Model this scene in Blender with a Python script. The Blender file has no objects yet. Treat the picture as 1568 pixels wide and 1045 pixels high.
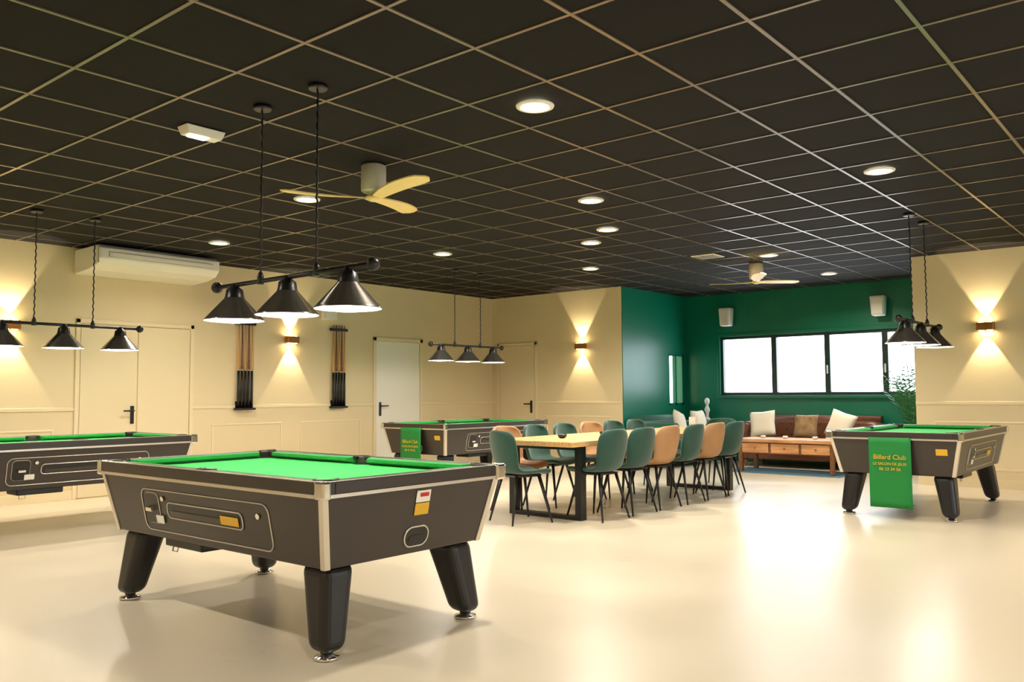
import bpy, bmesh, math, random
from mathutils import Matrix, Vector
random.seed(4)
S = bpy.context.scene
CZ = 1.2          # eye height
H = 2.96          # ceiling height
YL = 10.35        # left wall plane
XB = 11.9         # back wall plane
XR = 14.1         # recess back wall
YR1, YR0 = 7.54, 3.06
XF, YF = -3.0, -4.0

# ---------------------------------------------------------------- materials
def lin(c):
    return tuple(((v/255)/12.92 if v/255 <= .04045 else ((v/255+.055)/1.055)**2.4) for v in c)
MATS = {}
def mat(name, rgb, rough=.5, metal=0, var=0.0, scale=6, bump=0, bscale=60, emit=None, estr=0, spec=.5, coat=0, sheen=0, rvar=0, detail=5):
    if name in MATS: return MATS[name]
    m = bpy.data.materials.new(name); m.use_nodes = True
    nt = m.node_tree; b = nt.nodes['Principled BSDF']
    c = lin(rgb)
    b.inputs['Base Color'].default_value = (*c, 1)
    b.inputs['Roughness'].default_value = rough
    b.inputs['Metallic'].default_value = metal
    b.inputs['Specular IOR Level'].default_value = spec
    b.inputs['Coat Weight'].default_value = coat
    b.inputs['Sheen Weight'].default_value = sheen
    tc = nt.nodes.new('ShaderNodeTexCoord')
    if var or rvar:
        n = nt.nodes.new('ShaderNodeTexNoise'); n.inputs['Scale'].default_value = scale
        n.inputs['Detail'].default_value = detail
        nt.links.new(tc.outputs['Object'], n.inputs['Vector'])
        if var:
            r = nt.nodes.new('ShaderNodeValToRGB')
            r.color_ramp.elements[0].position = .2; r.color_ramp.elements[1].position = .8
            r.color_ramp.elements[0].color = (*[x*(1-var) for x in c], 1)
            r.color_ramp.elements[1].color = (*[min(1, x*(1+var)) for x in c], 1)
            nt.links.new(n.outputs['Fac'], r.inputs['Fac'])
            nt.links.new(r.outputs['Color'], b.inputs['Base Color'])
        if rvar:
            mr = nt.nodes.new('ShaderNodeMapRange')
            mr.inputs['From Min'].default_value=.2; mr.inputs['From Max'].default_value=.8
            mr.inputs['To Min'].default_value = rough-rvar; mr.inputs['To Max'].default_value = rough+rvar
            nt.links.new(n.outputs['Fac'], mr.inputs['Value'])
            nt.links.new(mr.outputs['Result'], b.inputs['Roughness'])
    if bump:
        n2 = nt.nodes.new('ShaderNodeTexNoise'); n2.inputs['Scale'].default_value = bscale
        bp = nt.nodes.new('ShaderNodeBump'); bp.inputs['Strength'].default_value = bump; bp.inputs['Distance'].default_value = .01
        nt.links.new(tc.outputs['Object'], n2.inputs['Vector'])
        nt.links.new(n2.outputs['Fac'], bp.inputs['Height'])
        nt.links.new(bp.outputs['Normal'], b.inputs['Normal'])
    if emit:
        b.inputs['Emission Color'].default_value = (*lin(emit), 1)
        b.inputs['Emission Strength'].default_value = estr
    MATS[name] = m
    return m
def wood(name, c1, c2, rough=.4, scale=3, stretch=(1, 14, 14)):
    m = bpy.data.materials.new(name); m.use_nodes = True
    nt = m.node_tree; b = nt.nodes['Principled BSDF']; b.inputs['Roughness'].default_value = rough
    tc = nt.nodes.new('ShaderNodeTexCoord'); mp = nt.nodes.new('ShaderNodeMapping')
    mp.inputs['Scale'].default_value = stretch
    n = nt.nodes.new('ShaderNodeTexNoise'); n.inputs['Scale'].default_value = scale; n.inputs['Detail'].default_value = 8
    r = nt.nodes.new('ShaderNodeValToRGB')
    r.color_ramp.elements[0].position = .35; r.color_ramp.elements[1].position = .65
    r.color_ramp.elements[0].color = (*lin(c1), 1); r.color_ramp.elements[1].color = (*lin(c2), 1)
    nt.links.new(tc.outputs['Object'], mp.inputs['Vector']); nt.links.new(mp.outputs['Vector'], n.inputs['Vector'])
    nt.links.new(n.outputs['Fac'], r.inputs['Fac']); nt.links.new(r.outputs['Color'], b.inputs['Base Color'])
    return m

M_wall = mat('wall_cream_paint', (223, 205, 164), .55, var=.02, scale=2, bump=.04, bscale=120)
M_trim = mat('trim_cream', (229, 212, 174), .45)
M_green = mat('wall_green_paint', (0, 112, 84), .34, var=.03, scale=2, bump=.03, bscale=120)
M_floor = mat('polished_concrete', (216, 202, 179), .31, var=.035, scale=1.0, rvar=.05, detail=2)
M_tile = mat('ceiling_tile_black', (18, 15, 13), .9, var=.15, scale=150, bump=.1, bscale=300, spec=.3)
M_tbar = mat('ceiling_tbar', (130, 118, 102), .3, metal=.6)
M_door = mat('door_cream', (226, 209, 170), .4)
M_doorw = mat('door_white', (236, 232, 216), .35)
M_black = mat('black_metal', (18, 18, 18), .35)
M_blackp = mat('black_plastic', (24, 23, 23), .36)
M_cab = mat('cabinet_charcoal', (55, 48, 43), .34, var=.06, scale=30)
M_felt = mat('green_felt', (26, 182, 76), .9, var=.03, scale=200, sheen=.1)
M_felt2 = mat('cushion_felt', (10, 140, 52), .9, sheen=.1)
M_chrome = mat('chrome', (225, 222, 215), .14, metal=1)
M_alu = mat('brushed_aluminium', (215, 208, 196), .32, metal=.85)
M_dchrome = mat('shade_steel', (160, 154, 146), .22, metal=.9)
M_shadein = mat('shade_inner_white', (245, 242, 232), .5)
M_bulb = mat('lamp_diffuser_glow', (255, 250, 240), .4, emit=(255, 246, 228), estr=14)
M_down = mat('downlight_glow', (255, 250, 240), .4, emit=(255, 240, 210), estr=16)
M_white = mat('white_plastic', (232, 228, 214), .35)
M_vent = mat('vent_grey', (150, 146, 138), .5)
M_yel = mat('label_yellow', (226, 178, 40), .5)
M_red = mat('label_red', (190, 40, 34), .5)
M_whl = mat('label_white', (238, 236, 228), .5)
M_ban = mat('banner_green', (12, 128, 52), .6, var=.05, scale=8)
M_chg = mat('velvet_green', (22, 70, 58), .75, var=.1, scale=8, sheen=.3)
M_cht = mat('leather_tan', (176, 132, 88), .5, var=.08, scale=10)
M_sofa = mat('leather_brown', (108, 62, 38), .38, var=.15, scale=8, bump=.1, bscale=40)
M_pil = mat('pillow_cream', (236, 226, 205), .9, bump=.1, bscale=80)
M_pot = mat('pot_stone', (90, 84, 78), .6, var=.1)
M_leaf = mat('leaf_green', (58, 122, 66), .5, var=.2, scale=5)
M_soil = mat('soil', (50, 36, 26), .95)
M_frame = mat('window_frame_dark', (24, 46, 42), .35)
M_rug = mat('rug_blue', (92, 128, 146), .95, var=.15, scale=20)
M_gold = mat('brass', (176, 120, 62), .3, metal=.9)
M_scon = mat('sconce_glow', (255, 240, 210), .4, emit=(255, 222, 165), estr=40)
M_fanw = mat('fan_blade_cream', (240, 214, 140), .45, var=.05, scale=6)
M_fanm = mat('fan_motor_cream', (205, 198, 176), .4)
M_oak = wood('oak_top', (208, 160, 102), (232, 190, 132), .35)
M_walnut = wood('walnut', (98, 58, 32), (142, 90, 52), .4)
M_acacia = wood('acacia', (176, 122, 76), (220, 164, 110), .4, stretch=(14, 1, 14))
M_cue = mat('cue_maple', (206, 156, 92), .35)
M_speak = mat('speaker_white', (222, 220, 208), .5)

# ---------------------------------------------------------------- helpers
def empty(name, loc=(0, 0, 0), rz=0, parent=None):
    e = bpy.data.objects.new(name, None); S.collection.objects.link(e)
    e.location = loc; e.rotation_euler = (0, 0, rz); e.empty_display_size = .1
    if parent: e.parent = parent
    return e
def obj(name, me, m, parent=None, smooth=False, bevel=0, M=None, seg=2):
    if m is not None and not me.materials: me.materials.append(m)
    if smooth:
        for p in me.polygons: p.use_smooth = True
    o = bpy.data.objects.new(name, me); S.collection.objects.link(o)
    if M is not None: o.matrix_local = M
    if parent: o.parent = parent
    if bevel:
        b = o.modifiers.new('bev', 'BEVEL'); b.width = bevel; b.segments = seg; b.limit_method = 'ANGLE'
    return o
def mesh(name, vs, fs):
    me = bpy.data.meshes.new(name); me.from_pydata([tuple(v) for v in vs], [], fs); me.update(); return me
BF = [(0, 3, 2, 1), (4, 5, 6, 7), (0, 1, 5, 4), (1, 2, 6, 5), (2, 3, 7, 6), (3, 0, 4, 7)]
def bverts(x0, x1, y0, y1, z0, z1):
    return [(x0, y0, z0), (x1, y0, z0), (x1, y1, z0), (x0, y1, z0), (x0, y0, z1), (x1, y0, z1), (x1, y1, z1), (x0, y1, z1)]
def box(name, b, m, parent=None, bevel=0, M=None):
    v = bverts(*b)
    if M is not None: v = [M @ Vector(p) for p in v]
    return obj(name, mesh(name, v, BF), m, parent, bevel=bevel)
def boxes(name, bl, m, parent=None, bevel=0, M=None):
    vs, fs = [], []
    for b in bl:
        n = len(vs); v = bverts(*b)
        if M is not None: v = [M @ Vector(p) for p in v]
        vs += v; fs += [tuple(i+n for i in f) for f in BF]
    return obj(name, mesh(name, vs, fs), m, parent, bevel=bevel)
def frust(name, b, t, m, parent=None, bevel=0, seg=2):
    vs = []
    for cx, cy, hx, hy, z in (b, t):
        vs += [(cx-hx, cy-hy, z), (cx+hx, cy-hy, z), (cx+hx, cy+hy, z), (cx-hx, cy+hy, z)]
    return obj(name, mesh(name, vs, BF), m, parent, bevel=bevel, seg=seg)
def lathe(name, prof, m, parent=None, seg=32, M=None, smooth=True, caps=True):
    vs, fs = [], []
    for r, z in prof:
        for i in range(seg):
            a = 2*math.pi*i/seg; vs.append(Vector((r*math.cos(a), r*math.sin(a), z)))
    for k in range(len(prof)-1):
        for i in range(seg):
            j = (i+1) % seg
            fs.append((k*seg+i, k*seg+j, (k+1)*seg+j, (k+1)*seg+i))
    if caps:
        fs.append(tuple(range(seg))[::-1]); fs.append(tuple((len(prof)-1)*seg+i for i in range(seg)))
    if M is not None: vs = [M @ v for v in vs]
    me = mesh(name, vs, fs)
    o = obj(name, me, m, parent)
    if smooth:
        for p in me.polygons: p.use_smooth = len(p.vertices) == 4
    return o
def tube(name, pts, r, m, parent=None, cyclic=False, res=2):
    cu = bpy.data.curves.new(name, 'CURVE'); cu.dimensions = '3D'; cu.bevel_depth = r; cu.bevel_resolution = res; cu.use_fill_caps = True
    sp = cu.splines.new('POLY'); sp.points.add(len(pts)-1)
    for p, q in zip(sp.points, pts): p.co = (*q, 1)
    sp.use_cyclic_u = cyclic
    cu.materials.append(m)
    o = bpy.data.objects.new(name, cu); S.collection.objects.link(o)
    if parent: o.parent = parent
    return o
def cyl(name, p0, p1, r0, r1, m, parent=None, seg=16):
    p0, p1 = Vector(p0), Vector(p1); d = p1-p0
    Mx = Matrix.Translation(p0) @ d.to_track_quat('Z', 'Y').to_matrix().to_4x4()
    return lathe(name, [(r0, 0), (r1, d.length)], m, parent, seg, Mx)
def ball(name, c, r, m, parent=None):
    pr = [(max(1e-4, r*math.sin(math.pi*i/12)), -r*math.cos(math.pi*i/12)) for i in range(13)]
    return lathe(name, pr, m, parent, 24, Matrix.Translation(c))
def rrect(w, h, r, n=6):
    P = []
    for cx, cy, a0 in ((w/2-r, h/2-r, 0), (-w/2+r, h/2-r, 90), (-w/2+r, -h/2+r, 180), (w/2-r, -h/2+r, 270)):
        for i in range(n+1):
            a = math.radians(a0+90*i/n); P.append((cx+r*math.cos(a), cy+r*math.sin(a)))
    return P
def plate(name, pts, d0, d1, m, parent, M):
    n = len(pts)
    vs = [M @ Vector((x, y, d0)) for x, y in pts]+[M @ Vector((x, y, d1)) for x, y in pts]
    fs = [tuple(range(n))[::-1], tuple(range(n, 2*n))]+[(i, (i+1) % n, n+(i+1) % n, n+i) for i in range(n)]
    return obj(name, mesh(name, vs, fs), m, parent)
def ring(name, pts, r, m, parent, M):
    return tube(name, [M @ Vector((x, y, 0.001)) for x, y in pts], r, m, parent, True)
def light(name, kind, loc, power, color=(1, .86, .66), parent=None, **k):
    l = bpy.data.lights.new(name, kind); l.energy = power; l.color = color
    for a, v in k.items():
        if a != 'rot': setattr(l, a, v)
    o = bpy.data.objects.new(name, l); S.collection.objects.link(o); o.location = loc
    if 'rot' in k: o.rotation_euler = k['rot']
    if parent: o.parent = parent
    return o

# ---------------------------------------------------------------- room shell
XE = XR+.15
box('floor', (XF-.15, XE, YF-.15, YL+.15, -.1, 0), M_floor)
box('ceiling', (XF-.15, XE, YF-.15, YL+.15, H, H+.1), M_tile)
bl = []
w = .010
x = .14-.6*5
while x < XE:
    if x > XF:
        bl.append((x-w, x+w, YF, YL, H-.006, H+.01))
    x += .6
y = .44-.6*7
while y < YL:
    if y > YF: bl.append((XF, XR, y-w, y+w, H-.007, H+.01))
    y += .6
boxes('ceiling_grid', bl, M_tbar)
box('wall_left', (XF-.15, XB+.15, YL, YL+.15, 0, H), M_wall)
box('wall_back', (XB, XB+.15, YR1, YL, 0, H), M_wall)
box('wall_back_right', (XB, XB+.15, YF, YR0, 0, H), M_wall)
# recess side wall with a narrow window
SX0, SX1, SZ0, SZ1 = 13.42, 13.98, .98, 1.90
y0, y1 = YR1-.012, YR1+.15
boxes('wall_recess_left', [(XB+.012, SX0, y0, y1, 0, H), (SX1, XR, y0, y1, 0, H), (SX0, SX1, y0, y1, 0, SZ0), (SX0, SX1, y0, y1, SZ1, H)], M_green)
WZ0, WZ1, WY0, WY1 = 1.15, 2.19, 3.14, 6.86
boxes('wall_recess_back', [(XR, XE, 2.7, WY0, 0, H), (XR, XE, WY1, YR1+.15, 0, H), (XR, XE, WY0, WY1, 0, WZ0), (XR, XE, WY0, WY1, WZ1, H)], M_green)
box('wall_recess_right', (XB+.15, XR, 2.7, 2.85, 0, H), M_green)
# unseen walls with assumed window openings, added for daylight, behind the camera
wins = [(2.4, 4.4), (6.2, 8.6)]
bl = []; px = XF-.15
for a, b in wins:
    bl += [(px, a, YF-.15, YF, 0, H), (a, b, YF-.15, YF, 0, .9), (a, b, YF-.15, YF, 2.4, H)]; px = b
bl.append((px, XB+.15, YF-.15, YF, 0, H))
boxes('wall_right', bl, M_wall)
boxes('wall_front', [(XF-.15, XF, YF, YL, 0, H)], M_wall)

win = empty('window_1', (XR, 0, 0))
ys = [WY0, 4.06, 4.97, 5.88, WY1]
bl = [(.02, .1, WY0, WY1, WZ0, WZ0+.05), (.02, .1, WY0, WY1, WZ1-.05, WZ1)]
for yy in ys:
    h = .045
    bl.append((.015, .1, max(WY0, yy-h), min(WY1, yy+h), WZ0, WZ1))
boxes('frame', bl, M_frame, win, bevel=.004)
bl = [(-.02, .02, WY0-.06, WY1+.06, WZ1, WZ1+.06), (-.05, .1, WY0-.06, WY1+.06, WZ0-.05, WZ0), (-.02, .02, WY0-.06, WY0, WZ0, WZ1), (-.02, .02, WY1, WY1+.06, WZ0, WZ1)]
boxes('architrave', bl, M_green, win, bevel=.004)
for i, yy in enumerate((4.97, 4.06)):
    box('handle_%d' % i, (-.02, .015, yy-.012, yy+.012, 1.5, 1.64), M_alu, win, bevel=.004)
for k, (a, b) in enumerate(wins):  # frames for the assumed, unseen daylight openings
    wo = empty('window_%d' % (k+2), (0, YF-.1, 0))
    boxes('frame', [(a, b, -.03, .03, .9, .96), (a, b, -.03, .03, 2.34, 2.4)]+[(q-.03, q+.03, -.03, .03, .9, 2.4) for q in (a+.03, (a+b)/2, b-.03)], M_frame, wo)
wo = empty('window_4', (0, YR1, 0))
boxes('frame', [(SX0, SX1, .0, .06, SZ0, SZ0+.04), (SX0, SX1, .0, .06, SZ1-.04, SZ1)]+[(q-.025, q+.025, .0, .06, SZ0, SZ1) for q in (SX0+.025, (SX0+SX1)/2, SX1-.025)], M_green, wo, bevel=.003)

# trims
D = .014
RZ = 1.05
doors_l = [(4.42, 5.92), (9.0, 10.08)]
def seg_x(z0, z1, d=D):
    out = []; p = XF
    for a, b in doors_l:
        out.append((p, a, YL-d, YL, z0, z1)); p = b
    out.append((p, XB, YL-d, YL, z0, z1)); return out
boxes('trim_1', seg_x(RZ-.02, RZ+.02), M_trim, bevel=.004)
boxes('baseboard_left', seg_x(0, .11), M_trim, bevel=.003)
DY0, DY1 = 9.3, 10.22
boxes('trim_2', [(XB-D, XB, YR1, DY0, RZ-.02, RZ+.02), (XB-D, XB, DY1, YL, RZ-.02, RZ+.02), (XB-D, XB, YF, YR0, RZ-.02, RZ+.02)], M_trim, bevel=.004)
boxes('baseboard_back', [(XB-D, XB, YR1, DY0, 0, .11), (XB-D, XB, DY1, YL, 0, .11), (XB-D, XB, YF, YR0, 0, .11)], M_trim)
def pf_x(a, b, z0, z1, w=.022, d=.01):
    y0, y1 = YL-d, YL
    return [(a, b, y0, y1, z0, z0+w), (a, b, y0, y1, z1-w, z1), (a, a+w, y0, y1, z0+w, z1-w), (b-w, b, y0, y1, z0+w, z1-w)]
def pf_y(a, b, z0, z1, w=.022, d=.01):
    x0, x1 = XB-d, XB
    return [(x0, x1, a, b, z0, z0+w), (x0, x1, a, b, z1-w, z1), (x0, x1, a, a+w, z0+w, z1-w), (x0, x1, b-w, b, z0+w, z1-w)]
bl = []
for a, b in [(-2.6, -.9), (-.6, 1.1), (1.4, 2.7), (3.0, 4.2), (6.2, 7.3), (7.62, 8.75), (10.3, 11.6)]:
    bl += pf_x(a, b, .22, .82)
boxes('trim_3', bl, M_trim, bevel=.003)
bl = []
for a, b in [(7.75, 9.1), (1.75, 2.85), (.3, 1.5), (-1.2, .1), (-2.8, -1.5)]:
    bl += pf_y(a, b, .22, .82)
boxes('trim_4', bl, M_trim, bevel=.003)
boxes('baseboard_recess', [(XR-.014, XR, 2.86, YR1-.02, 0, .11)], M_green)

# doors
def lever(parent, c, dirx, axis):
    x, y, z = c
    if axis == 'x':
        box('handle_plate', (x-.022, x+.022, y-.012, y, z-.12, z+.1), M_black, parent, .003)
        cyl('handle_stem', (x, y-.01, z+.04), (x, y-.06, z+.04), .01, .01, M_black, parent)
        box('handle_lever', (min(x, x+dirx*.13), max(x, x+dirx*.13), y-.068, y-.05, z+.03, z+.05), M_black, parent, .004)
    else:
        box('handle_plate', (x-.012, x, y-.022, y+.022, z-.12, z+.1), M_black, parent, .003)
        cyl('handle_stem', (x-.01, y, z+.04), (x-.06, y, z+.04), .01, .01, M_black, parent)
        box('handle_lever', (x-.068, x-.05, min(y, y+dirx*.13), max(y, y+dirx*.13), z+.03, z+.05), M_black, parent, .004)
d = empty('door_1', (0, YL, 0))
boxes('frame', [(4.42, 4.47, -.02, 0, 0, 2.12), (5.87, 5.92, -.02, 0, 0, 2.12), (4.42, 5.92, -.02, 0, 2.07, 2.12)], M_trim, d, .004)
box('leaf_left', (4.478, 5.164, -.012, -.002, .01, 2.062), M_door, d, .004)
box('leaf_right', (5.176, 5.862, -.012, -.002, .01, 2.062), M_door, d, .004)
lever(d, (5.11, -.012, .98), -1, 'x')
d = empty('door_2', (0, YL, 0))
boxes('frame', [(9.0, 9.06, -.025, 0, 0, 2.12), (10.02, 10.08, -.025, 0, 0, 2.12), (9.0, 10.08, -.025, 0, 2.06, 2.12)], M_door, d, .004)
box('leaf', (9.065, 10.015, -.015, -.002, .01, 2.055), M_doorw, d, .004)
for z in (.3, 1.1, 1.85): box('hinge', (10.012, 10.03, -.03, -.01, z, z+.1), M_alu, d)
lever(d, (9.14, -.015, .98), 1, 'x')
d = empty('door_3', (XB, 0, 0))
boxes('frame', [(-.02, 0, DY0, DY0+.05, 0, 2.12), (-.02, 0, DY1-.05, DY1, 0, 2.12), (-.02, 0, DY0, DY1, 2.07, 2.12)], M_trim, d, .004)
box('leaf', (-.012, -.002, DY0+.058, DY1-.058, .01, 2.062), M_door, d, .003)
lever(d, (-.012, DY0+.13, .98), 1, 'y')

# ---------------------------------------------------------------- pool table
def pool_table(loc, rz, banner=False):
    e = empty('pool_table', (*loc, 0), rz)
    T = .815
    frust('cabinet', (0, 0, .975, .515, .41), (0, 0, 1.045, .585, .748), M_cab, e, .008)
    ox, oy, ix, iy = 1.065, .605, .99, .53
    def frame(n, ox, oy, ix, iy, z0, z1, m, bev=0):
        boxes(n, [(-ox, ox, iy, oy, z0, z1), (-ox, ox, -oy, -iy, z0, z1), (-ox, -ix, -iy, iy, z0, z1), (ix, ox, -iy, iy, z0, z1)], m, e, bev)
    frame('rail', ox, oy, ix, iy, .755, T, M_cab, .006)
    frame('rail_trim', ox+.003, oy+.003, ix, iy, .742, .758, M_alu)
    frame('rail_top_trim', ox-.004, oy-.004, ox-.012, oy-.012, T-.002, T+.002, M_alu)
    box('bed', (-ix, ix, -iy, iy, .75, .772), M_felt, e)
    vs, fs = [], []
    def cushion(p0, p1, nrm):
        p0, p1, nrm = Vector(p0), Vector(p1), Vector(nrm)
        dd = (p1-p0).normalized()
        q0, q1 = p0+nrm*.052+dd*.035, p1+nrm*.052-dd*.035
        n = len(vs)
        vs.extend([(p0.x, p0.y, .772), (p1.x, p1.y, .772), (q1.x, q1.y, .790), (q0.x, q0.y, .790),
                   (p0.x, p0.y, T), (p1.x, p1.y, T), (q1.x, q1.y, T-.004), (q0.x, q0.y, T-.004)])
        fs.extend([tuple(i+n for i in f) for f in BF])
    g = .075
    for sy in (1, -1):
        cushion((-ix+g, sy*iy), (-.06, sy*iy), (0, -sy)); cushion((.06, sy*iy), (ix-g, sy*iy), (0, -sy))
    for sx in (1, -1):
        cushion((sx*ix, -iy+g), (sx*ix, iy-g), (-sx, 0))
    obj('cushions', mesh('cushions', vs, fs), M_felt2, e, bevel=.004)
    for sx in (-1, 0, 1):
        for sy in (-1, 1):
            cx, cy = sx*(ix-.028), sy*(iy-(.028 if sx else .008))
            lathe('pocket_hole', [(.05, .7735), (.05, .7745)], M_black, e, 24, Matrix.Translation((cx, cy, 0)))
            pts = []
            a0 = math.atan2(sy*1.0, sx*1.0)
            for i in range(13):
                a = a0+math.radians(-110+220*i/12); pts.append((cx+.052*math.cos(a), cy+.052*math.sin(a), T-.004))
            tube('pocket_rim', pts, .012, M_blackp, e)
            if sx:
                box('corner_cap', (sx*ox-.03+(-.012 if sx > 0 else .012), sx*ox+.03+(-.024 if sx > 0 else .024), sy*oy-.03-.01*sy, sy*oy+.03-.022*sy, .736, T+.006), M_chrome, e, .012)
                frust('corner_strip', (sx*.964, sy*.504, .017, .017, .408), (sx*1.034, sy*.574, .017, .017, .742), M_alu, e, .004)
    for i, (sx, sy) in enumerate(((1, 1), (1, -1), (-1, 1), (-1, -1))):
        frust('leg_%d' % i, (sx*.925, sy*.462, .072, .068, .035), (sx*.85, sy*.40, .105, .09, .42), M_blackp, e, .05, 5)
        lathe('foot_%d' % i, [(.05, 0), (.062, .006), (.058, .016), (.03, .022), (.03, .04)], M_chrome, e, 24, Matrix.Translation((sx*.925, sy*.462, 0)))
    c, s = .9792, .2028
    ML = Matrix(((-1, 0, 0, 0), (0, s, c, .5515), (0, c, -s, .579), (0, 0, 0, 1)))
    ring('tray_outline', rrect(1.22, .235, .05), .0035, M_alu, e, ML @ Matrix.Translation((0, -.012, 0)))
    plate('ball_tray_slot', rrect(.72, .085, .03), 0, .004, M_black, e, ML @ Matrix.Translation((.02, .0, 0)))
    ring('ball_tray_trim', rrect(.72, .085, .03), .004, M_alu, e, ML @ Matrix.Translation((.02, .0, .002)))
    plate('tray_glass_lip', rrect(.66, .03, .01), .004, .008, M_cab, e, ML @ Matrix.Translation((.02, -.015, 0)))
    plate('tray_label_yellow', rrect(.16, .045, .005), .008, .010, M_yel, e, ML @ Matrix.Translation((.27, -.005, 0)))
    plate('coin_plate', rrect(.14, .17, .03), 0, .005, M_black, e, ML @ Matrix.Translation((-.5, 0, 0)))
    ring('coin_plate_trim', rrect(.14, .17, .03), .0035, M_alu, e, ML @ Matrix.Translation((-.5, 0, 0)))
    boxes('coin_slide', [(-.05, .01, -.012, .012, 0, .03)], M_chrome, e, .004, ML @ Matrix.Translation((-.48, .0, .004)))
    plate('coin_label', rrect(.08, .045, .005), .006, .009, M_whl, e, ML @ Matrix.Translation((-.43, -.06, 0)))
    lathe('lock', [(.014, 0), (.014, .008)], M_chrome, e, 20, ML @ Matrix.Translation((.52, .04, 0)))
    lathe('lock', [(.014, 0), (.014, .008)], M_chrome, e, 20, ML @ Matrix.Translation((-.38, .06, 0)))
    box('cash_box', (.12, .5, .25, .48, .36, .415), M_black, e, .01)
    tube('cash_box_ring', [(.47, .44, .37), (.47, .45, .33), (.42, .45, .33), (.42, .44, .37)], .004, M_alu, e)
    MB = Matrix.Rotation(math.pi, 4, 'Z') @ ML
    ring('service_outline', rrect(1.22, .235, .05), .0035, M_alu, e, MB @ Matrix.Translation((0, -.012, 0)))
    for sx in (-1, 1):
        ME = Matrix(((0, sx*s, sx*c, sx*1.0115), (sx, 0, 0, 0), (0, c, -s, .579), (0, 0, 0, 1)))
        el = rrect(.16, .1, .048, 8)
        Mh = ME @ Matrix.Translation((.03, -.085, 0))
        plate('cue_ball_return', el, 0, .004, M_black, e, Mh)
        ring('cue_ball_return_trim', el, .005, M_alu, e, Mh)
        plate('cue_ball_return_inner', rrect(.11, .04, .018), .004, .006, M_black, e, Mh @ Matrix.Translation((0, -.012, 0)))
        if not (banner and sx > 0):
            plate('sticker_white', rrect(.095, .06, .003), 0, .003, M_whl, e, ME @ Matrix.Translation((.04, .12, .001)))
            plate('sticker_red', rrect(.06, .02, .003), .003, .004, M_red, e, ME @ Matrix.Translation((.045, .128, .001)))
            plate('sticker_yellow', rrect(.095, .06, .003), 0, .003, M_yel, e, ME @ Matrix.Translation((.04, .055, .001)))
        else:
            plate('sticker_yellow', rrect(.1, .06, .003), 0, .003, M_yel, e, ME @ Matrix.Translation((.42, .06, .001)))
            bx = 1.077
            vs, fs = [], []
            n = 12
            for k in range(n+1):
                t = k/n
                z = .765-t*.66
                for j in range(9):
                    y_ = -.21+.38*j/8
                    vs.append((bx+.006*math.sin(j*1.3)*t, y_, z))
            for k in range(n):
                for j in range(8):
                    a = k*9+j; fs.append((a, a+1, a+10, a+9))
            me = mesh('hanging_banner', vs, fs)
            o = obj('hanging_banner', me, M_ban, e, smooth=True)
            sm = o.modifiers.new('s', 'SOLIDIFY'); sm.thickness = .004
            for txt, sz, zz in (('Billard Club', .062, .56), ('LE SALON DE JEUX', .036, .505), ('06 12 34 56', .04, .455)):
                cu = bpy.data.curves.new('banner_text', 'FONT'); cu.body = txt; cu.size = sz; cu.align_x = 'CENTER'; cu.extrude = .001
                cu.materials.append(M_yel)
                to = bpy.data.objects.new('banner_text', cu); S.collection.objects.link(to)
                to.parent = e; to.location = (bx+.012, -.02, zz); to.rotation_euler = (math.pi/2, 0, math.pi/2)
    return e
pool_table((2.965, 4.11), math.pi/2)
pool_table((3.42, 8.37), math.pi)
pool_table((8.9, 8.22), math.pi, True)
pool_table((9.6, 2.42), math.pi, True)

# ---------------------------------------------------------------- billiard lamps
def billiard_lamp(loc, rz, P=30):
    e = empty('billiard_pendant_lamp', (*loc, 0), rz)
    zb = 1.885
    cyl('bar', (-.735, 0, zb), (.735, 0, zb), .014, .014, M_blackp, e)
    for s in (-1, 1):
        ball('bar_finial', (s*.745, 0, zb), .036, M_blackp, e)
        pts = [(s*.27+.004*math.sin(k*1.6), .004*math.cos(k*1.6), zb+.01+(H-.03-zb)*k/60) for k in range(61)]
        tube('cord', pts, .006, M_black, e)
        lathe('ceiling_canopy', [(.05, H-.028), (.055, H-.02), (.055, H-.007)], M_blackp, e, 24, Matrix.Translation((s*.27, 0, 0)))
        lathe('cord_clamp', [(.02, zb-.02), (.02, zb+.03), (.008, zb+.06)], M_blackp, e, 20, Matrix.Translation((s*.27, 0, 0)))
    for k in (-1, 0, 1):
        Mx = Matrix.Translation((k*.545, 0, 0))
        lathe('shade', [(.182, 1.662), (.182, 1.667), (.176, 1.673), (.062, 1.80), (.058, 1.806)], M_dchrome, e, 48, Mx, caps=False)
        lathe('shade_cap', [(.060, 1.804), (.056, 1.815), (.05, 1.855), (.03, 1.87), (.02, 1.895)], M_blackp, e, 40, Mx, caps=False)
        lathe('shade_lining', [(.180, 1.663), (.174, 1.669), (.060, 1.795), (.01, 1.80)], M_shadein, e, 48, Mx, caps=False)
        lathe('bulb', [(.001, 1.685), (.04, 1.69), (.055, 1.715), (.045, 1.75), (.02, 1.795)], M_bulb, e, 24, Mx, caps=False)
        light('lamp_light', 'POINT', (k*.545, 0, 1.676), P, (1, .93, .8), e, shadow_soft_size=.03)
    return e
billiard_lamp((2.95, 4.14), math.pi/2, 10)
billiard_lamp((3.52, 8.5), 0, 10)
billiard_lamp((8.95, 8.25), 0, 10)
billiard_lamp((9.2, 2.3), 0, 10)

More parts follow.
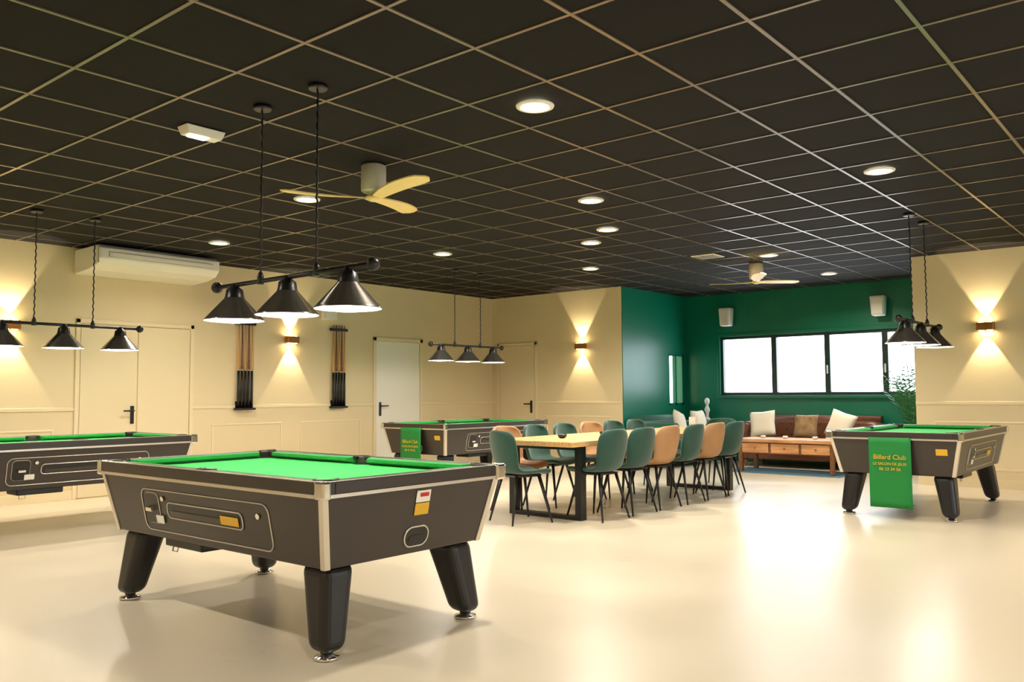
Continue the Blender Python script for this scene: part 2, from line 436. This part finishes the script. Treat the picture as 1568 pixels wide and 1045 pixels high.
# ---------------------------------------------------------------- ceiling fittings
def downlight(x, y, P=26):
    e = empty('recessed_downlight', (x, y, H-.008))
    lathe('trim_ring', [(.085, -.002), (.09, -.012), (.115, -.008), (.118, 0)], M_white, e, 40, caps=False)
    lathe('lens', [(.001, -.004), (.087, -.004)], M_down, e, 32, caps=False)
    light('downlight_lamp', 'AREA', (0, 0, -.02), P, (1, .92, .77), e, shape='DISK', size=.17, spread=math.radians(150))
for x, y in [(4.015, 3.14), (7.0, 2.01), (6.35, 4.33), (4.63, 6.22), (5.32, 8.78), (7.58, 7.41), (7.61, 4.98), (8.16, 5.57), (9.87, 6.75), (10.43, 4.38), (12.67, 4.4),
             (1.2, 1.0), (3.9, -.6), (7.0, -1.4), (10.2, -.6), (1.2, 5.4), (-1.2, 3.2), (1.9, 8.8), (-1.4, 7.5), (-1.2, -1.6), (1.6, -2.4)]:
    downlight(x, y)
def exitlight(x, y, rz):
    e = empty('emergency_light', (x, y, H-.006), rz)
    frust('housing', (0, 0, .12, .05, -.055), (0, 0, .14, .065, 0), M_white, e, .006)
    box('lens', (-.085, .035, -.035, .035, -.06, -.053), M_bulb, e)
exitlight(2.95, 5.1, 0)
e = empty('ceiling_vent', (9.97, 5.0, H-.006))
box('frame', (-.16, .16, -.16, .16, -.012, 0), M_white, e, .003)
boxes('louvres', [(-.13, .13, -.13+.04*k, -.11+.04*k, -.02, -.01) for k in range(7)], M_vent, e)
def ceiling_fan(x, y, a0):
    e = empty('ceiling_fan', (x, y, H-.006))
    lathe('motor_housing', [(.075, 0), (.095, -.012), (.095, -.20), (.085, -.21), (.045, -.215), (.04, -.25)], M_fanm, e, 40)
    lathe('hub', [(.05, -.24), (.062, -.25), (.062, -.265), (.03, -.28), (.001, -.283)], M_fanw, e, 32)
    for k in range(3):
        a = a0+k*2*math.pi/3
        vs, fs = [], []
        n = 14
        for i in range(n+1):
            t = i/n; r = .03+.66*t
            wd = .035+.04*math.sin(min(1, t*1.25)*math.pi/2)
            if t > .86: wd *= math.sqrt(max(.02, 1-((t-.86)/.145)**2))
            tw = -math.radians(13-7*t); cv = -.04*math.sin(t*math.pi)
            for sgn in (-1, 1):
                yy = sgn*wd*math.cos(tw)+cv; zz = sgn*wd*math.sin(tw)+.03*t
                for dz in (.005, -.005): vs.append((r, yy, zz+dz))
        for i in range(n):
            A = i*4; B = A+4
            fs += [(A, B, B+2, A+2), (A+1, A+3, B+3, B+1), (A, A+1, B+1, B), (A+2, B+2, B+3, A+3)]
        fs += [(0, 2, 3, 1), (n*4, n*4+1, n*4+3, n*4+2)]
        o = obj('blade_%d' % (k+1), mesh('blade', [Matrix.Translation((0, 0, -.255)) @ Matrix.Rotation(a, 4, 'Z') @ Vector(v) for v in vs], fs), M_fanw, e, smooth=True)
        o.modifiers.new('e', 'EDGE_SPLIT')
    return e
ra = math.radians(39.7)-math.pi/2
ceiling_fan(4.27, 4.91, ra+math.radians(192))
ceiling_fan(11.0, 4.8, ra+math.radians(20))

# AC unit
e = empty('ceiling_air_conditioner', (4.38, 0, 0))
prof = [(YL-.01, 2.93), (9.75, 2.93), (9.68, 2.89), (9.68, 2.77), (9.76, 2.70), (9.95, 2.66), (YL-.01, 2.64)]
n = len(prof); Wd = 1.5
vs = [(0, a, b) for a, b in prof]+[(Wd, a, b) for a, b in prof]
obj('casing', mesh('casing', vs, [tuple(range(n)), tuple(range(2*n-1, n-1, -1))]+[(i, i+n, (i+1) % n+n, (i+1) % n) for i in range(n)]), M_white, e, bevel=.015, seg=3)
box('air_outlet', (.10, Wd-.10, 9.676, 9.69, 2.79, 2.85), M_vent, e, .003)
box('louvre_flap', (.105, Wd-.105, 9.662, 9.678, 2.797, 2.843), M_white, e, .003)
boxes('side_seam', [(-.004, .01, 9.72, 9.728, 2.72, 2.91)], M_vent, e)

# sconces
def sconce(p, n, P=40):
    rz = math.atan2(n[1], n[0])
    e = empty('wall_sconce', (*p, 0), rz)
    z = 2.0
    box('backplate', (.001, .02, -.045, .045, z-.05, z+.05), M_gold, e, .003)
    box('body', (.02, .11, -.1, .1, z-.05, z+.05), M_gold, e, .012)
    for s in (1, -1):
        for q in (-1, 1):
            lathe('lens_%d' % s, [(.001, z+s*.052), (.034, z+s*.052)], M_scon, e, 24, Matrix.Translation((.065, q*.045, 0)), caps=False)
        light('beam', 'SPOT', (.06, 0, z+s*.056), P, (1, .82, .56), e, spot_size=math.radians(66), spot_blend=.25, shadow_soft_size=.01, rot=(math.pi if s > 0 else 0, 0, 0))
sconce((7.42, YL), (0, -1)); sconce((3.69, YL), (0, -1)); sconce((XB, 8.32), (-1, 0)); sconce((XB, 2.21), (-1, 0)); sconce((XB, -1.6), (-1, 0)); sconce((-.2, YL), (0, -1))

# cue racks
def cue_rack(x):
    e = empty('cue_rack', (x, YL-.004, 0))
    box('base_tray', (-.15, .15, -.08, 0, 1.0, 1.03), M_black, e, .006)
    box('lower_board', (-.13, .13, -.012, 0, 1.0, 1.12), M_black, e, .004)
    box('top_clip', (-.15, .15, -.06, 0, 2.17, 2.21), M_blackp, e, .006)
    for s in (-1, 1): ball('clip_end', (s*.15, -.03, 2.19), .024, M_blackp, e)
    for k in range(5):
        xx = -.105+.0525*k
        lathe('cue_%d_butt' % k, [(.019, 1.03), (.0165, 1.55)], M_black, e, 16, Matrix.Translation((xx, -.04, 0)))
        lathe('cue_%d_shaft' % k, [(.0155, 1.55), (.0135, 1.68), (.007, 2.26)], M_cue if k % 2 == 0 else M_walnut, e, 16, Matrix.Translation((xx, -.04, 0)))
        lathe('cue_%d_ring' % k, [(.018, 1.54), (.018, 1.56)], M_alu, e, 16, Matrix.Translation((xx, -.04, 0)))
cue_rack(6.67); cue_rack(8.29)

# speakers
def speaker(p, n, z):
    e = empty('wall_speaker', (*p, z), math.atan2(n[1], n[0]))
    box('bracket', (.002, .06, -.03, .03, -.05, .05), M_black, e)
    frust('cabinet', (.14, 0, .085, .09, -.16), (.14, 0, .085, .115, .16), M_speak, e, .02)
    box('grille', (.222, .232, -.085, .085, -.13, .13), M_white, e, .01)
speaker((XR, 6.67), (-1, 0), 2.53); speaker((XR, 4.09), (-1, 0), 2.55)
e = empty('ventilation_box', (8.1, YL, 2.42))
box('casing', (-.13, .13, -.09, -.002, -.09, .09), M_speak, e, .015)
box('grille', (-.1, .1, -.095, -.088, -.06, .06), M_white, e, .004)

# ---------------------------------------------------------------- dining table & chairs
TX0, TX1, TY0, TY1 = 6.42, 10.1, 4.62, 5.62
e = empty('dining_table', (TX0, TY0, 0))
box('top', (0, TX1-TX0, 0, TY1-TY0, .70, .75), M_oak, e, .006)
for i, xx in enumerate((.22, TX1-TX0-.3)):
    boxes('leg_frame_%d' % i, [(xx, xx+.09, .06, .13, 0, .70), (xx, xx+.09, .87, .94, 0, .70), (xx, xx+.09, .13, .87, 0, .04), (xx, xx+.09, .13, .87, .66, .70)], M_black, e, .003)
def chair_mesh():
    prof = [(.235, .440), (.225, .462), (.16, .472), (.03, .462), (-.10, .458), (-.185, .485), (-.225, .56), (-.245, .65), (-.262, .74), (-.275, .82), (-.282, .865)]
    wid = [.17, .20, .222, .228, .215, .205, .212, .228, .238, .215, .14]
    N = 10; vs, fs = [], []
    for k, ((y_, z_), w_) in enumerate(zip(prof, wid)):
        t = k/(len(prof)-1)
        for j in range(N+1):
            s = -1+2*j/N
            back = max(0, min(1, (t-.4)/.2))
            lift = (.025*(1-back)+.05*back*(1-back)*2)*abs(s)**3
            fwd = .085*back*abs(s)**2.2
            vs.append((w_*s, y_+fwd, z_+lift-(.02*abs(s)**3 if t > .95 else 0)))
    for k in range(len(prof)-1):
        for j in range(N):
            a = k*(N+1)+j; fs.append((a, a+N+1, a+N+2, a+1))
    return mesh('chair_shell', vs, fs)
shells = {}
for nm, m in (('g', M_chg), ('t', M_cht)):
    me = chair_mesh(); me.materials.append(m)
    for p in me.polygons: p.use_smooth = True
    shells[nm] = me
def chair(x, y, rz, c):
    e = empty('dining_chair', (x, y, 0), rz)
    o = bpy.data.objects.new('shell', shells[c]); S.collection.objects.link(o); o.parent = e
    a = o.modifiers.new('s', 'SOLIDIFY'); a.thickness = .035; a.offset = 0
    b = o.modifiers.new('ss', 'SUBSURF'); b.levels = 1; b.render_levels = 2
    frust('under_frame', (0, 0, .13, .13, .425), (0, 0, .15, .15, .445), M_black, e)
    for i, (sx, sy) in enumerate(((1, 1), (1, -1), (-1, 1), (-1, -1))):
        cyl('leg_%d' % (i+1), (sx*.215, sy*.215, 0), (sx*.13, sy*.12, .44), .009, .016, M_black, e, 12)
cx = [6.9, 7.42, 7.94, 8.46, 8.98, 9.5]
for x, c in zip(cx, 'ggtgtg'):
    chair(x+random.uniform(-.02, .02), 4.66, random.uniform(-.06, .06), c)
for x, c in zip(cx, 'tggtgg'):
    chair(x+random.uniform(-.02, .02), 5.62, math.pi+random.uniform(-.06, .06), c)
chair(6.28, 5.12, -math.pi/2-.35, 'g')
chair(10.28, 5.1, math.pi/2, 'g')
def cup(x, y):
    e = empty('tealight_bowl', (x, y, .752))
    lathe('bowl', [(.02, 0), (.04, .01), (.048, .03), (.044, .038), (.035, .02), (.001, .015)], M_blackp, e, 24, caps=False)
    lathe('candle', [(.022, .015), (.022, .034), (.001, .036)], M_whl, e, 20, caps=False)
for x in (6.95, 7.7, 8.4, 9.1, 9.7): cup(x, 5.12)
e = empty('menu_card', (9.85, 5.2, .752))
boxes('card', [(-.05, .05, -.02, -.016, 0, .14), (-.05, .05, .016, .02, 0, .14)], M_whl, e)

# ---------------------------------------------------------------- lounge
def pillow(name, loc, rot, w, m):
    vs, fs = [], []; N = 12
    for s in (1, -1):
        for i in range(N+1):
            for j in range(N+1):
                u, v = -1+2*i/N, -1+2*j/N
                th = .07*((1-u**4)*(1-v**4))**.5
                vs.append((u*w/2*(1-.07*(1-abs(v))), s*th, v*w/2*(1-.07*(1-abs(u)))))
    K = (N+1)**2
    for b in (0, K):
        for i in range(N):
            for j in range(N):
                a = b+i*(N+1)+j; f = (a, a+1, a+N+2, a+N+1); fs.append(f if b else f[::-1])
    me = mesh(name, vs, fs)
    o = obj(name, me, m, None, smooth=True); o.location = loc; o.rotation_euler = rot
    o.modifiers.new('w', 'WELD')
    return o
def sofa(loc, rz, L, m, name='chesterfield_sofa'):
    e = empty(name, (*loc, 0), rz)
    box('base', (-L/2+.05, L/2-.05, -.38, .42, .12, .32), m, e, .02)
    n = 3 if L > 1.6 else 2
    cw = (L-.4)/n
    for k in range(n):
        box('seat_cushion_%d' % k, (-L/2+.2+k*cw+.004, -L/2+.2+(k+1)*cw-.004, -.42, .2, .32, .46), m, e, .04)
    box('back', (-L/2+.1, L/2-.1, .2, .40, .32, .74), m, e, .04)
    cyl('back_roll', (-L/2+.06, .32, .74), (L/2-.06, .32, .74), .085, .085, m, e, 24)
    for s in (-1, 1):
        box('arm_%d' % s, (s*(L/2-.1)-.08, s*(L/2-.1)+.08, -.40, .36, .12, .62), m, e, .03)
        cyl('arm_roll_%d' % s, (s*(L/2-.1), -.42, .62), (s*(L/2-.1), .36, .62), .105, .105, m, e, 24)
        for yy in (-.33, .36): lathe('foot', [(.02, 0), (.035, .12)], M_walnut, e, 16, Matrix.Translation((s*(L/2-.12), yy, 0)))
    cols = int(L/.18)
    for r in range(3):
        for k in range(cols):
            xx = -L/2+.22+(L-.44)*(k+.5*(r % 2))/cols
            ball('tuft_button', (xx, .199, .50+.09*r), .011, M_black if m is M_sofa else m, e)
    return e
box('rug', (12.1, 12.95, 4.15, 5.85, .001, .01), M_rug)
sofa((13.62, 5.1), -math.pi/2, 2.15, M_sofa)
M_sofa2 = mat('velvet_sofa_green', (28, 92, 74), .8, sheen=.4)
sofa((12.72, 7.07), 0, 1.5, M_sofa2, 'velvet_sofa')
M_pat = mat('pillow_pattern', (150, 120, 84), .9, var=.55, scale=9)
pillow('throw_pillow', (13.28, 5.75, .69), (.25, .1, math.pi/2+.1), .42, M_pil)
pillow('throw_pillow', (13.30, 5.05, .66), (.25, 0, math.pi/2), .38, M_pat)
pillow('throw_pillow', (13.28, 4.5, .69), (.25, -.3, math.pi/2-.2), .42, M_pil)
pillow('throw_pillow', (12.4, 6.76, .70), (-.25, .2, .2), .42, M_pil)
pillow('throw_pillow', (13.05, 6.76, .70), (-.25, 0, 0), .42, M_pil)
e = empty('coffee_table', (12.55, 4.98, .011))
box('top', (-.33, .33, -.76, .76, .44, .49), M_acacia, e, .008)
box('drawer_body', (-.28, .28, -.7, .7, .27, .44), M_walnut, e, .004)
for k in (-1, 0, 1): box('drawer_front', (-.292, -.28, k*.46-.21, k*.46+.21, .285, .425), M_acacia, e, .003)
for k in (-1, 0, 1): ball('drawer_knob', (-.305, k*.46, .355), .014, M_gold, e)
for i, (sx, sy) in enumerate(((1, 1), (1, -1), (-1, 1), (-1, -1))):
    box('leg_%d' % i, (sx*.27-.03, sx*.27+.03, sy*.69-.03, sy*.69+.03, 0, .44), M_walnut, e, .004)
for q in (-.35, .1, .45):
    lathe('tealight_%d' % int(q*100), [(.03, .492), (.04, .53), (.03, .53)], M_whl, e, 20, Matrix.Translation((0, q, 0)))
e = empty('side_table', (13.82, 7.1, 0))
lathe('top', [(.2, .70), (.2, .725)], M_walnut, e, 32)
lathe('stem', [(.14, 0), (.14, .015), (.02, .03), (.02, .70)], M_black, e, 24)
e = empty('white_sculpture', (13.82, 7.0, .726))
lathe('figure', [(.05, 0), (.05, .02), (.02, .05), (.03, .12), (.05, .17), (.03, .22), (.018, .25), (.04, .29), (.045, .33), (.03, .37), (.001, .385)], M_whl, e, 28, caps=False)
# plant
e = empty('potted_palm', (13.6, 3.55, 0))
lathe('pot', [(.13, 0), (.19, .36), (.2, .38), (.18, .38), (.17, .33), (.001, .33)], M_pot, e, 32, caps=False)
lathe('soil', [(.001, .335), (.175, .335)], M_soil, e, 24, caps=False)
vs, fs = [], []
for f in range(20):
    a = f*2.399; Lf = 1.05+.6*random.random(); out = .3+.35*random.random()
    pts = []
    for k in range(15):
        t = k/14
        r = out*t**1.6; z = .33+Lf*(t-.22*t**3)
        pts.append(Vector((min(r*math.cos(a), .36), r*math.sin(a), z)))
    side = Vector((-math.sin(a), math.cos(a), 0))
    for k in range(14):
        n = len(vs); p, q = pts[k], pts[k+1]; w_ = .006
        vs += [p-side*w_, p+side*w_, q+side*w_, q-side*w_]; fs.append((n, n+1, n+2, n+3))
        if k > 3:
            dr = (q-p).normalized()
            for s in (-1, 1):
                ll = .2*(1-.5*abs((k-8)/7)); tip = p+(side*s*.8+dr*.6)*ll-Vector((0, 0, .03))
                tip.x = min(tip.x, .45); n = len(vs); mid = (p+tip)/2
                vs += [p, mid+dr*.014, tip, mid-dr*.014]; fs.append((n, n+1, n+2, n+3))
obj('fronds', mesh('fronds', vs, fs), M_leaf, e)

# ---------------------------------------------------------------- world & portals
Wd_ = bpy.data.worlds.new('daylight'); S.world = Wd_; Wd_.use_nodes = True
bg = Wd_.node_tree.nodes['Background']; bg.inputs[0].default_value = (.84, .92, 1, 1); bg.inputs[1].default_value = 5
def portal(loc, rot, sx, sy):
    o = light('window_daylight_portal', 'AREA', loc, 1, (1, 1, 1), None, shape='RECTANGLE', size=sx, size_y=sy, rot=rot)
    o.data.cycles.is_portal = True
portal((XR+.12, (WY0+WY1)/2, (WZ0+WZ1)/2), (0, math.pi/2, 0), WZ1-WZ0, WY1-WY0)
portal(((SX0+SX1)/2, YR1+.14, (SZ0+SZ1)/2), (-math.pi/2, 0, 0), SX1-SX0, SZ1-SZ0)
for a, b in wins: portal(((a+b)/2, YF-.14, 1.65), (math.pi/2, 0, 0), b-a, 1.5)

# ---------------------------------------------------------------- camera
cam = bpy.data.cameras.new('camera'); co = bpy.data.objects.new('camera', cam); S.collection.objects.link(co)
Rm = Matrix.Rotation(math.radians(39.7-90), 4, 'Z') @ Matrix.Rotation(math.radians(90+3.55), 4, 'X') @ Matrix.Rotation(math.radians(-.35), 4, 'Z')
co.matrix_world = Matrix.Translation((0, 0, CZ)) @ Rm
cam.lens = 29.96; cam.sensor_width = 36; cam.clip_end = 200
S.camera = co
S.view_settings.view_transform = 'Standard'
S.view_settings.look = 'None'
S.view_settings.exposure = .55
